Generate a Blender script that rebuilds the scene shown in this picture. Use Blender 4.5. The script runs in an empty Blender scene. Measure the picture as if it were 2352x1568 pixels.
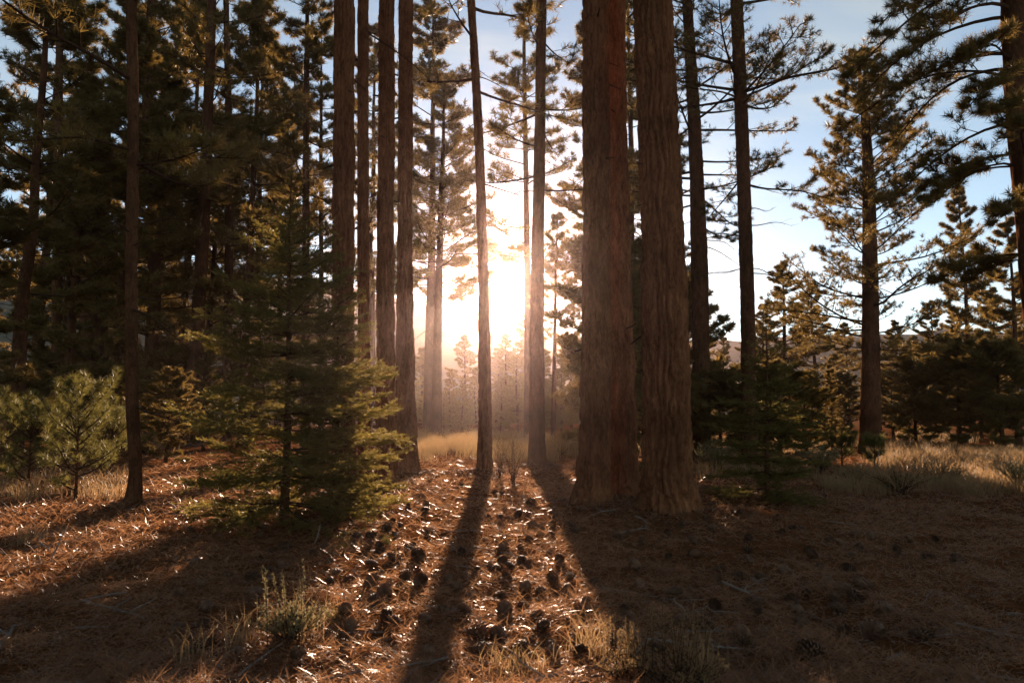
import bpy, math, time
import numpy as np
from mathutils import Vector
T0 = time.time()
sc = bpy.context.scene
C = sc.collection

# ------------------------------------------------------------------ camera
F, W, H = 1699.0, 2352.0, 1568.0          # focal length and frame in photo units
PITCH = math.radians(5.35)
CAMZ = 1.35
cam = bpy.data.cameras.new('camera')
cam.sensor_width = 36.0
cam.lens = 36.0 * F / W
cam.clip_start = 0.05
cam.clip_end = 3000
cam.dof.use_dof = True
cam.dof.focus_distance = 11.0
cam.dof.aperture_fstop = 2.8
camo = bpy.data.objects.new('camera', cam)
C.objects.link(camo)
camo.location = (0, 0, CAMZ)
camo.rotation_euler = (math.pi / 2 + PITCH, 0, 0)
sc.camera = camo

# ------------------------------------------------------------------ light
SUN_EL = math.radians(10.0)
SUN_AZ = math.radians(-0.7)               # from +Y towards +X
wd = bpy.data.worlds.new('World')
sc.world = wd
wd.use_nodes = True
nt = wd.node_tree
nt.nodes.clear()
def wn(t, **k):
    n = nt.nodes.new(t)
    for a, b in k.items():
        setattr(n, a, b)
    return n
sky = wn('ShaderNodeTexSky', sky_type='NISHITA', sun_disc=False)
sky.sun_elevation = SUN_EL
sky.sun_rotation = SUN_AZ
sky.altitude = 1800
sky.air_density = 1.0
sky.dust_density = 0.35
sky.ozone_density = 1.0
tc = wn('ShaderNodeTexCoord')
mp = wn('ShaderNodeMapping')
mp.inputs['Scale'].default_value = (1.0, 1.0, 3.2)
mp.inputs['Rotation'].default_value = (0.15, 0.35, 0.4)
nz = wn('ShaderNodeTexNoise')
nz.inputs['Scale'].default_value = 2.6
nz.inputs['Detail'].default_value = 7
nz.inputs['Roughness'].default_value = 0.55
nz.inputs['Distortion'].default_value = 0.5
rp = wn('ShaderNodeMapRange')
rp.inputs['From Min'].default_value = 0.52
rp.inputs['From Max'].default_value = 0.78
rp.inputs['To Min'].default_value = 0.25      # thin high veil everywhere
rp.inputs['To Max'].default_value = 0.85
bw = wn('ShaderNodeRGBToBW')
ml = wn('ShaderNodeMath', operation='MULTIPLY')
ml.inputs[1].default_value = 1.6
mx = wn('ShaderNodeMix', data_type='RGBA')
bg = wn('ShaderNodeBackground')
bg.inputs['Strength'].default_value = 0.07
ow = wn('ShaderNodeOutputWorld')
L = nt.links.new
L(tc.outputs['Generated'], mp.inputs['Vector'])
L(mp.outputs['Vector'], nz.inputs['Vector'])
L(nz.outputs['Fac'], rp.inputs['Value'])
L(sky.outputs['Color'], bw.inputs['Color'])
L(bw.outputs['Val'], ml.inputs[0])
L(rp.outputs['Result'], mx.inputs['Factor'])
L(sky.outputs['Color'], mx.inputs['A'])
L(ml.outputs['Value'], mx.inputs['B'])
tint = wn('ShaderNodeMix', data_type='RGBA', blend_type='MULTIPLY')
tint.inputs['Factor'].default_value = 1.0
tint.inputs['B'].default_value = (0.88, 0.985, 1.0, 1)
L(mx.outputs['Result'], tint.inputs['A'])
L(tint.outputs['Result'], bg.inputs['Color'])
L(bg.outputs['Background'], ow.inputs['Surface'])

sun = bpy.data.lights.new('sun', 'SUN')
sun.energy = 5.0
sun.angle = math.radians(0.55)
sun.color = (1.0, 0.74, 0.55)
suno = bpy.data.objects.new('sun', sun)
C.objects.link(suno)
sd = Vector((math.sin(SUN_AZ) * math.cos(SUN_EL), math.cos(SUN_AZ) * math.cos(SUN_EL), math.sin(SUN_EL)))
suno.rotation_euler = sd.to_track_quat('Z', 'Y').to_euler()
suno.location = (0, 30, 40)

vs = sc.view_settings
vs.view_transform = 'Standard'
vs.look = 'None'
vs.exposure = 1.45
vs.gamma = 1.0
vs.use_curve_mapping = False
cy = sc.cycles
cy.use_denoising = True
cy.denoiser = 'OPENIMAGEDENOISE'
cy.max_bounces = 6
cy.diffuse_bounces = 3
cy.glossy_bounces = 2
cy.transmission_bounces = 4
cy.transparent_max_bounces = 6
cy.volume_bounces = 0
cy.sample_clamp_indirect = 4.0
cy.caustics_reflective = False
cy.caustics_refractive = False
HAZE_DENSITY = 0.00027
HAZE_G = 0.90

# ------------------------------------------------------------------ helpers
def ray(px, py):
    a, b = (px - W / 2) / F, (H / 2 - py) / F
    c, s = math.cos(PITCH), math.sin(PITCH)
    return np.array((a, c - b * s, s + b * c))
def at(px, py, Y):
    d = ray(px, py)
    return np.array((0, 0, CAMZ)) + d * (Y / d[1])
def gp(px, py):
    d = ray(px, py)
    return np.array((0, 0, CAMZ)) + d * (-CAMZ / d[2])

def _h3(ix, iy, iz):
    with np.errstate(over='ignore'):
        n = (ix.astype(np.int64) * 374761393 + iy.astype(np.int64) * 668265263 + iz.astype(np.int64) * 2147483647)
        n = (n ^ (n >> 13)) * 1274126177
        n = n ^ (n >> 16)
    return (n & 0xffff) / 65535.0
def vnoise(x, y, z):
    x, y, z = np.broadcast_arrays(np.asarray(x, float), np.asarray(y, float), np.asarray(z, float))
    ix, iy, iz = np.floor(x), np.floor(y), np.floor(z)
    fx, fy, fz = x - ix, y - iy, z - iz
    fx, fy, fz = [f * f * (3 - 2 * f) for f in (fx, fy, fz)]
    r = 0
    for a in (0, 1):
        for b in (0, 1):
            for c in (0, 1):
                w = (fx if a else 1 - fx) * (fy if b else 1 - fy) * (fz if c else 1 - fz)
                r = r + w * _h3(ix + a, iy + b, iz + c)
    return r
def fbm(x, y, z, o=3):
    r, a, t = 0, 1.0, 0
    for i in range(o):
        r = r + a * vnoise(x * 2 ** i + 17 * i, y * 2 ** i, z * 2 ** i + 5 * i)
        t += a
        a *= 0.5
    return r / t

MOUNDS = [(*gp(a, b)[:2], 0.11) for a, b in ((790, 1150), (838, 1132), (888, 1118), (934, 1092), (1112, 1088), (1234, 1075), (1424, 1152), (1361, 1166), (1538, 1180), (304, 1172))]
def ground_h(x, y):
    x = np.asarray(x, float); y = np.asarray(y, float)
    d = np.sqrt(x * x + y * y)
    near = np.clip((30 - d) / 22, 0, 1)
    h = near * (0.075 * (fbm(x * 1.5 + 40, y * 1.5, 3.1, 3) - 0.5) + 0.055 * (vnoise(x * 6 + 9, y * 6, 7.7) - 0.5) + 0.022 * (vnoise(x * 13, y * 13, 4.4) - 0.5))
    for (mx_, my_, mh_) in MOUNDS:
        h = h + mh_ * np.exp(-((x - mx_) ** 2 + (y - my_) ** 2) / 0.28)
    h = h + 0.35 * np.clip((d - 10) / 40, 0, 1) * (fbm(x * 0.09 + 3, y * 0.09, 1.2, 2) - 0.5)
    h = h + 0.012 * np.clip(-x - 4, 0, 60) * np.clip((y - 8) / 20, 0, 1)
    return h

def nrm(v):
    return v / np.maximum(np.linalg.norm(v, axis=-1, keepdims=True), 1e-9)

class Geo:
    def __init__(s):
        s.v, s.f, s.n = [], [], 0
    def add(s, v, f):
        v = np.asarray(v, float).reshape(-1, 3)
        s.v.append(v); s.f.append(np.asarray(f, np.int64) + s.n); s.n += len(v)
        return s
    def empty(s):
        return s.n == 0
    def mesh(s, name, mat, smooth=False):
        me = bpy.data.meshes.new(name)
        if s.n:
            V = np.concatenate(s.v).astype(np.float32)
            tot = sum(f.size for f in s.f); npoly = sum(len(f) for f in s.f)
            lv = np.concatenate([f.ravel() for f in s.f]).astype(np.int32)
            cnt = np.concatenate([np.full(len(f), f.shape[1]) for f in s.f])
            ls = np.concatenate([[0], np.cumsum(cnt)[:-1]]).astype(np.int32)
            me.vertices.add(len(V)); me.vertices.foreach_set('co', V.ravel())
            me.loops.add(tot); me.loops.foreach_set('vertex_index', lv)
            me.polygons.add(npoly); me.polygons.foreach_set('loop_start', ls)
            if smooth:
                me.polygons.foreach_set('use_smooth', np.ones(npoly, bool))
            me.update(calc_edges=True)
        me.materials.append(mat)
        return me

def tubes(g, P, R, S=5):
    P = np.asarray(P, float); R = np.asarray(R, float)
    B, N, _ = P.shape
    t = nrm(np.gradient(P, axis=1))
    m = nrm(t.mean(1))
    ref = np.where(np.abs(m[:, 2:3]) > 0.85, np.array([[1.0, 0, 0]]), np.array([[0, 0, 1.0]]))
    u = nrm(np.cross(t, ref[:, None, :])); v = np.cross(t, u)
    th = np.arange(S) * 2 * math.pi / S
    ring = P[:, :, None, :] + R[:, :, None, None] * (np.cos(th)[None, None, :, None] * u[:, :, None, :] + np.sin(th)[None, None, :, None] * v[:, :, None, :])
    b = np.arange(B)[:, None, None] * N * S
    i = np.arange(N - 1)[None, :, None] * S
    j = np.arange(S)[None, None, :]; k = (j + 1) % S
    q = np.stack([b + i + j, b + i + k, b + i + S + k, b + i + S + j], -1).reshape(-1, 4)
    g.add(ring.reshape(-1, 3), q)

def needles(g, rng, P, A, K, ln, w, spread):
    """K needle blades around every tuft point P with axis A."""
    n = len(P)
    if not n:
        return
    A = nrm(A)
    P = np.repeat(P, K, 0); A = np.repeat(A, K, 0)
    q = rng.normal(size=P.shape)
    q = nrm(q - (q * A).sum(1, keepdims=True) * A)
    a = rng.uniform(0.15, 1.0, (len(P), 1)) ** 0.7 * spread
    d = A * np.cos(a) + q * np.sin(a)
    P = P - A * rng.uniform(-0.15, 0.45, (len(P), 1)) * ln
    side = nrm(np.cross(d, rng.normal(size=P.shape))) * w
    l = ln * rng.uniform(0.7, 1.15, (len(P), 1))
    v = np.stack([P - side, P + side, P + d * l], 1).reshape(-1, 3)
    g.add(v, np.arange(len(P) * 3).reshape(-1, 3))

def link(name, me, parent=None, loc=None, rot=None, scale=None):
    o = bpy.data.objects.new(name, me)
    C.objects.link(o)
    if parent is not None:
        o.parent = parent
    if loc is not None:
        o.location = loc
    if rot is not None:
        o.rotation_euler = rot
    if scale is not None:
        o.scale = scale if hasattr(scale, '__len__') else (scale,) * 3
    return o
def tag(o, label=None, cat=None, group=None, kind=None):
    if label: o['label'] = label
    if cat: o['category'] = cat
    if group: o['group'] = group
    if kind: o['kind'] = kind
    return o

# ------------------------------------------------------------------ materials
def newmat(name):
    m = bpy.data.materials.new(name)
    m.use_nodes = True
    n = m.node_tree.nodes
    return m, n, m.node_tree.links.new, n['Principled BSDF'], n['Material Output']
def ramp(n, stops):
    r = n.new('ShaderNodeValToRGB')
    e = r.color_ramp.elements
    while len(e) < len(stops):
        e.new(0.5)
    for i, (p, c) in enumerate(stops):
        e[i].position = p; e[i].color = (*c, 1)
    return r

def bark_mat(name, hi, mid, lo, sc_h=15.0, stretch=0.28, bump=0.7):
    m, n, l, b, o = newmat(name)
    t = n.new('ShaderNodeTexCoord')
    mpg = n.new('ShaderNodeMapping'); mpg.inputs['Scale'].default_value = (1, 1, stretch)
    n1 = n.new('ShaderNodeTexNoise'); n1.inputs['Scale'].default_value = sc_h; n1.inputs['Detail'].default_value = 6
    n1.inputs['Roughness'].default_value = 0.62; n1.inputs['Distortion'].default_value = 0.5
    n2 = n.new('ShaderNodeTexNoise'); n2.inputs['Scale'].default_value = sc_h * 3.2; n2.inputs['Detail'].default_value = 5
    n3 = n.new('ShaderNodeTexNoise'); n3.inputs['Scale'].default_value = 1.3; n3.inputs['Detail'].default_value = 3
    l(t.outputs['Object'], mpg.inputs['Vector'])
    l(mpg.outputs['Vector'], n1.inputs['Vector'])
    l(mpg.outputs['Vector'], n2.inputs['Vector']); l(t.outputs['Object'], n3.inputs['Vector'])
    s = n.new('ShaderNodeMath'); s.operation = 'MULTIPLY_ADD'; s.inputs[1].default_value = 0.45
    l(n2.outputs['Fac'], s.inputs[0])
    s2 = n.new('ShaderNodeMath'); s2.operation = 'MULTIPLY'; s2.inputs[1].default_value = 0.6
    l(n1.outputs['Fac'], s2.inputs[0]); l(s2.outputs['Value'], s.inputs[2])
    r = ramp(n, [(0.30, lo), (0.50, mid), (0.78, hi)])
    l(s.outputs['Value'], r.inputs['Fac'])
    hs = n.new('ShaderNodeHueSaturation')
    mr3 = n.new('ShaderNodeMapRange'); mr3.inputs['From Min'].default_value = 0.3; mr3.inputs['From Max'].default_value = 0.7
    mr3.inputs['To Min'].default_value = 0.65; mr3.inputs['To Max'].default_value = 1.3
    l(n3.outputs['Fac'], mr3.inputs['Value']); l(mr3.outputs['Result'], hs.inputs['Value'])
    l(r.outputs['Color'], hs.inputs['Color']); l(hs.outputs['Color'], b.inputs['Base Color'])
    bp = n.new('ShaderNodeBump'); bp.inputs['Strength'].default_value = bump; bp.inputs['Distance'].default_value = 0.02
    l(s.outputs['Value'], bp.inputs['Height']); l(bp.outputs['Normal'], b.inputs['Normal'])
    b.inputs['Roughness'].default_value = 0.9
    b.inputs['Specular IOR Level'].default_value = 0.0
    return m
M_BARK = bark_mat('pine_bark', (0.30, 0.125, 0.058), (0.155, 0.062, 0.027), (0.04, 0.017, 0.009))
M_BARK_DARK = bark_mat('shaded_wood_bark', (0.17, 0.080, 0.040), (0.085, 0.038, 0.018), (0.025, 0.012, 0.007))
M_BARK_THIN = bark_mat('young_bark', (0.19, 0.09, 0.045), (0.10, 0.046, 0.022), (0.03, 0.014, 0.008), 22, 0.3, 0.5)
M_TWIG = bark_mat('twig_bark', (0.11, 0.062, 0.038), (0.065, 0.036, 0.022), (0.03, 0.018, 0.012), 30, 0.5, 0.3)
M_DEAD = bark_mat('dead_wood', (0.36, 0.30, 0.25), (0.22, 0.17, 0.135), (0.08, 0.06, 0.05), 18, 0.12, 0.6)

def leaf_mat(name, ca, cb, trans, tf=0.35, rough=0.45, scale=2.0, spec=0.15):
    m, n, l, b, o = newmat(name)
    t = n.new('ShaderNodeTexCoord')
    z = n.new('ShaderNodeTexNoise'); z.inputs['Scale'].default_value = scale; z.inputs['Detail'].default_value = 4
    l(t.outputs['Object'], z.inputs['Vector'])
    r = ramp(n, [(0.32, ca), (0.68, cb)])
    l(z.outputs['Fac'], r.inputs['Fac'])
    oi = n.new('ShaderNodeObjectInfo')
    hs = n.new('ShaderNodeHueSaturation')
    mr = n.new('ShaderNodeMapRange'); mr.inputs['To Min'].default_value = 0.75; mr.inputs['To Max'].default_value = 1.25
    l(oi.outputs['Random'], mr.inputs['Value']); l(mr.outputs['Result'], hs.inputs['Value'])
    l(r.outputs['Color'], hs.inputs['Color']); l(hs.outputs['Color'], b.inputs['Base Color'])
    b.inputs['Roughness'].default_value = rough
    b.inputs['Specular IOR Level'].default_value = spec
    b.inputs['Specular Tint'].default_value = (1.0, 0.72, 0.5, 1)
    tr = n.new('ShaderNodeBsdfTranslucent'); tr.inputs['Color'].default_value = (*trans, 1)
    ms = n.new('ShaderNodeMixShader'); ms.inputs['Fac'].default_value = tf
    l(b.outputs['BSDF'], ms.inputs[1]); l(tr.outputs['BSDF'], ms.inputs[2]); l(ms.outputs['Shader'], o.inputs['Surface'])
    return m
M_NEEDLE = leaf_mat('pine_needles', (0.062, 0.046, 0.012), (0.125, 0.092, 0.025), (0.32, 0.20, 0.05), 0.42)
M_SAPNEEDLE = leaf_mat('sapling_needles', (0.045, 0.044, 0.012), (0.095, 0.088, 0.026), (0.24, 0.20, 0.05), 0.42)
M_FIR = leaf_mat('fir_needles', (0.036, 0.034, 0.010), (0.088, 0.076, 0.022), (0.40, 0.30, 0.07), 0.46, 0.5, 2.0, 0.06)
M_STRAW = leaf_mat('dry_grass', (0.24, 0.14, 0.065), (0.38, 0.25, 0.12), (0.45, 0.28, 0.125), 0.45, 0.5)
M_LITTER = leaf_mat('fallen_needles', (0.13, 0.044, 0.013), (0.36, 0.155, 0.058), (0.62, 0.31, 0.14), 0.42, 0.36, 1.2, 0.95)
M_DRYLEAF = leaf_mat('dry_leaves', (0.16, 0.065, 0.026), (0.34, 0.17, 0.08), (0.34, 0.14, 0.05), 0.35, 0.5, 3)
M_SAGE = leaf_mat('sage_leaves', (0.17, 0.13, 0.06), (0.29, 0.23, 0.12), (0.34, 0.27, 0.12), 0.4, 0.6)
M_CONE = leaf_mat('cone_scales', (0.09, 0.045, 0.025), (0.20, 0.105, 0.06), (0.15, 0.06, 0.03), 0.06, 0.6, 14, 0.12)

def ground_mat():
    m, n, l, b, o = newmat('forest_floor')
    t = n.new('ShaderNodeTexCoord')
    def nz_(s, d, r=0.6):
        z = n.new('ShaderNodeTexNoise'); z.inputs['Scale'].default_value = s; z.inputs['Detail'].default_value = d; z.inputs['Roughness'].default_value = r
        l(t.outputs['Object'], z.inputs['Vector']); return z
    a, c, e = nz_(0.35, 4), nz_(9, 8, 0.7), nz_(60, 4)
    r1 = ramp(n, [(0.3, (0.035, 0.012, 0.004)), (0.5, (0.13, 0.044, 0.014)), (0.72, (0.30, 0.12, 0.045))])
    l(c.outputs['Fac'], r1.inputs['Fac'])
    r2 = ramp(n, [(0.35, (0.11, 0.04, 0.015)), (0.65, (0.21, 0.09, 0.036))])
    l(a.outputs['Fac'], r2.inputs['Fac'])
    mxx = n.new('ShaderNodeMix'); mxx.data_type = 'RGBA'; mxx.inputs['Factor'].default_value = 0.4
    l(r1.outputs['Color'], mxx.inputs['A']); l(r2.outputs['Color'], mxx.inputs['B'])
    l(mxx.outputs['Result'], b.inputs['Base Color'])
    ad = n.new('ShaderNodeMath'); ad.operation = 'MULTIPLY_ADD'; ad.inputs[1].default_value = 0.4
    l(e.outputs['Fac'], ad.inputs[0]); l(c.outputs['Fac'], ad.inputs[2])
    bp = n.new('ShaderNodeBump'); bp.inputs['Strength'].default_value = 0.9; bp.inputs['Distance'].default_value = 0.035
    l(ad.outputs['Value'], bp.inputs['Height']); l(bp.outputs['Normal'], b.inputs['Normal'])
    b.inputs['Roughness'].default_value = 0.95
    b.inputs['Specular IOR Level'].default_value = 0.0
    return m
M_GROUND = ground_mat()
def hill_mat():
    m, n, l, b, o = newmat('wooded_hillside')
    t = n.new('ShaderNodeTexCoord')
    z = n.new('ShaderNodeTexNoise'); z.inputs['Scale'].default_value = 0.12; z.inputs['Detail'].default_value = 8; z.inputs['Roughness'].default_value = 0.65
    l(t.outputs['Object'], z.inputs['Vector'])
    r = ramp(n, [(0.35, (0.035, 0.045, 0.025)), (0.55, (0.08, 0.075, 0.045)), (0.75, (0.18, 0.14, 0.10))])
    l(z.outputs['Fac'], r.inputs['Fac']); l(r.outputs['Color'], b.inputs['Base Color'])
    b.inputs['Roughness'].default_value = 1.0
    return m
M_HILL = hill_mat()

# ------------------------------------------------------------------ ground, hill
def axis(dense_lo, dense_hi, step, lo, hi, grow=1.13):
    a = list(np.arange(dense_lo, dense_hi + 1e-6, step))
    s, x = step, a[-1]
    while x < hi:
        s *= grow; x += s; a.append(x)
    s, x = step, a[0]
    while x > lo:
        s *= grow; x -= s; a.insert(0, x)
    return np.array(a)
xs = axis(-6.0, 6.0, 0.068, -900, 900)
ys = axis(2.6, 14, 0.068, -700, 1100)
X, Y = np.meshgrid(xs, ys)
V = np.stack([X, Y, ground_h(X, Y)], -1).reshape(-1, 3)
nx, ny = len(xs), len(ys)
ii = (np.arange(ny - 1)[:, None] * nx + np.arange(nx - 1)[None, :]).ravel()
g = Geo(); g.add(V, np.stack([ii, ii + 1, ii + 1 + nx, ii + nx], -1))
tag(link('forest_floor', g.mesh('forest_floor', M_GROUND, True)), kind='structure')

# wooded ridge behind the meadow: falls from the left to the right
hx = np.linspace(-420, 420, 281); hv = np.linspace(0, 1, 60)
prof_px = np.array([-900, -300, 300, 540, 760, 950, 1090, 1250, 1500, 1660, 2100, 2600, 3300])
prof_py = np.array([660, 640, 632, 640, 662, 690, 742, 770, 782, 788, 768, 770, 800])
def ridge(D, px_to_py, y_depth, name, seed):
    ppx = W / 2 + hx / D * F
    top = CAMZ + D * np.tan(np.arctan((H / 2 - np.interp(ppx, *px_to_py)) / F) + PITCH)
    top = top + 3.0 * (fbm(hx * 0.04 + seed, 2.0, 0.3, 3) - 0.5) + 1.6 * (vnoise(hx * 0.33, 1.0, seed) - 0.5)
    A, B = np.meshgrid(hx, hv)
    prof = np.where(B < 0.6, np.sin(B / 0.6 * math.pi / 2) ** 1.4, np.cos((B - 0.6) / 0.4 * math.pi / 2))
    Z = -3 + (top[None, :] + 3) * prof + 5.0 * (fbm(A * 0.03, B * 4, seed, 3) - 0.5) * np.sin(B * math.pi) ** 2 * (B < 0.55)
    Yv = D + (B - 0.6) * y_depth
    VV = np.stack([A, Yv, Z], -1).reshape(-1, 3)
    n0 = len(hx)
    i2 = (np.arange(len(hv) - 1)[:, None] * n0 + np.arange(n0 - 1)[None, :]).ravel()
    gg = Geo(); gg.add(VV, np.stack([i2, i2 + 1, i2 + 1 + n0, i2 + n0], -1))
    tag(link(name, gg.mesh(name, M_HILL, True)), kind='structure')
ridge(260.0, (prof_px, prof_py), 150, 'hill', 4.0)

# ------------------------------------------------------------------ tree builder
def spline(pts, n):
    """Catmull-Rom through rows of pts (any columns), n samples."""
    p = np.asarray(pts, float)
    p = np.vstack([2 * p[0] - p[1], p, 2 * p[-1] - p[-2]])
    s = np.linspace(0, len(p) - 3 - 1e-6, n)
    i = np.floor(s).astype(int); t = (s - i)[:, None]
    a, b, c, d = p[i], p[i + 1], p[i + 2], p[i + 3]
    return 0.5 * (2 * b + (c - a) * t + (2 * a - 5 * b + 4 * c - d) * t * t + (3 * b - a - 3 * c + d) * t ** 3)

def trunk_mesh(rng, P, R, S, flare=0.35, depth=0.05, mat=None, freq=9.0):
    """P (N,3) local axis, R radii; real furrowed relief and root flare."""
    g = Geo()
    N = len(P)
    th = np.arange(S) * 2 * math.pi / S
    z = P[:, 2:3] - P[0, 2]
    ct, st = np.cos(th)[None], np.sin(th)[None]
    sd_ = rng.uniform(0, 50)
    r = R[:, None] * (1 + 0.05 * (vnoise(ct * 1.5 + sd_, st * 1.5, z * 0.7) - 0.5))
    lob = 0.6 + 0.8 * vnoise(ct * 2.2 + sd_, st * 2.2 + 9, 0.5)
    r = r * (1 + flare * np.exp(-z / 0.22) * lob)
    rr = R[:, None]
    npl = max(5, int(round(2 * math.pi * float(np.median(R)) / 0.10)))
    u = np.arange(S)[None, :] / S * npl + 1.3 * (vnoise(ct * 2 + sd_, st * 2, z * 1.7) - 0.5) + 0.9 * (vnoise(ct * 4, st * 4 + sd_, z * 5) - 0.5)
    col = np.floor(u) % npl
    dv = np.abs(u - np.floor(u) - 0.5) * 2                      # 1 on a furrow, 0 in mid plate
    fur = np.clip((dv - 0.5) / 0.3, 0, 1)
    row = z * 2.6 + _h3(col, col * 0 + 3, col * 0 + int(sd_)) * 7 + 0.5 * vnoise(ct * 5, st * 5, z * 5)
    dr = np.abs(row - np.floor(row) - 0.5) * 2
    fur = np.maximum(fur, 0.9 * np.clip((dr - 0.78) / 0.2, 0, 1))
    plate = _h3(col, np.floor(row), col * 0 + 7)
    n2 = vnoise(ct * rr * freq * 2.3 + 7, st * rr * freq * 2.3 + sd_, z * freq * 1.2)
    r = r - R[:, None] * depth * (1.1 * fur + 0.75 * plate + 0.6 * n2) * np.clip(R[:, None] / 0.12, 0.3, 1)
    V = np.stack([P[:, 0:1] + r * ct, P[:, 1:2] + r * st, np.broadcast_to(P[:, 2:3], r.shape)], -1)
    j = np.arange(S); k = (j + 1) % S
    i = np.arange(N - 1)[:, None] * S
    g.add(V.reshape(-1, 3), np.stack([i + j, i + k, i + S + k, i + S + j], -1).reshape(-1, 4))
    return g.mesh('trunk', mat or M_BARK, True)

def limb_paths(rng, base, az, L, e0, curve, wig, N=9):
    """B limbs: start points, azimuth, length, start slope, curvature (z gain at tip / L)."""
    B = len(L)
    s = np.linspace(0, 1, N)[None, :]
    out = np.stack([np.cos(az), np.sin(az), 0 * az], -1)
    side = np.stack([-np.sin(az), np.cos(az), 0 * az], -1)
    ph = rng.uniform(0, 6.28, (B, 1)); fr = rng.uniform(3, 6, (B, 1)); am = rng.uniform(0.3, 1, (B, 1)) * wig
    lat = (np.sin(ph + fr * s) - np.sin(ph)) * am
    ver = (np.sin(ph * 2 + fr * 1.3 * s) - np.sin(ph * 2)) * am * 0.5
    Lc = L[:, None]
    P = base[:, None, :] + out[:, None, :] * (Lc * s)[..., None] + side[:, None, :] * (Lc * lat)[..., None]
    P[..., 2] += Lc * (e0[:, None] * s + curve[:, None] * s * s + ver)
    return P

def grow_twigs(rng, P, L, n, s0, lfac, up):
    """n twigs on each limb; returns twig paths (B*n,5,3) and their lengths."""
    B, N, _ = P.shape
    s = s0 + (1 - s0) * (np.arange(n)[None, :] + rng.uniform(0, 1, (B, n))) / n
    f = s * (N - 1); i = np.clip(np.floor(f).astype(int), 0, N - 2); t = (f - i)[..., None]
    bi = np.arange(B)[:, None]
    p = P[bi, i] * (1 - t) + P[bi, i + 1] * t
    d = nrm(P[bi, i + 1] - P[bi, i])
    side = nrm(np.cross(d, np.array([0, 0, 1.0])))
    sg = np.where((np.arange(n)[None, :] + rng.integers(0, 2, (B, 1))) % 2 == 0, 1, -1)[..., None]
    a = rng.uniform(0.5, 1.15, (B, n, 1))
    dd = nrm(d * np.cos(a) + side * np.sin(a) * sg + np.array([0, 0, 1.0]) * rng.normal(up, 0.22, (B, n, 1)))
    l = L[:, None] * lfac * (1.15 - 0.75 * s) * rng.uniform(0.55, 1.25, (B, n))
    q = np.linspace(0, 1, 5)[None, None, :, None]
    T = p[:, :, None, :] + dd[:, :, None, :] * l[..., None, None] * q
    T[..., 2] += (l[..., None] * q[..., 0] ** 2 * up * 0.7)
    T += rng.normal(0, 1, T.shape) * (l[..., None, None] * 0.035) * (q > 0)
    return T.reshape(B * n, 5, 3), l.ravel()

def tuft_points(rng, T, ss):
    """points and axes along paths T at fractions ss."""
    N = T.shape[1]
    Ps, As = [], []
    for s in ss:
        f = np.clip(s + rng.uniform(-0.06, 0.06, len(T)), 0, 1) * (N - 1)
        i = np.clip(np.floor(f).astype(int), 0, N - 2); t = (f - i)[:, None]
        b = np.arange(len(T))
        Ps.append(T[b, i] * (1 - t) + T[b, i + 1] * t)
        As.append(nrm(T[b, i + 1] - T[b, i]) + np.array([0, 0, 0.25]))
    return np.concatenate(Ps), np.concatenate(As)

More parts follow.
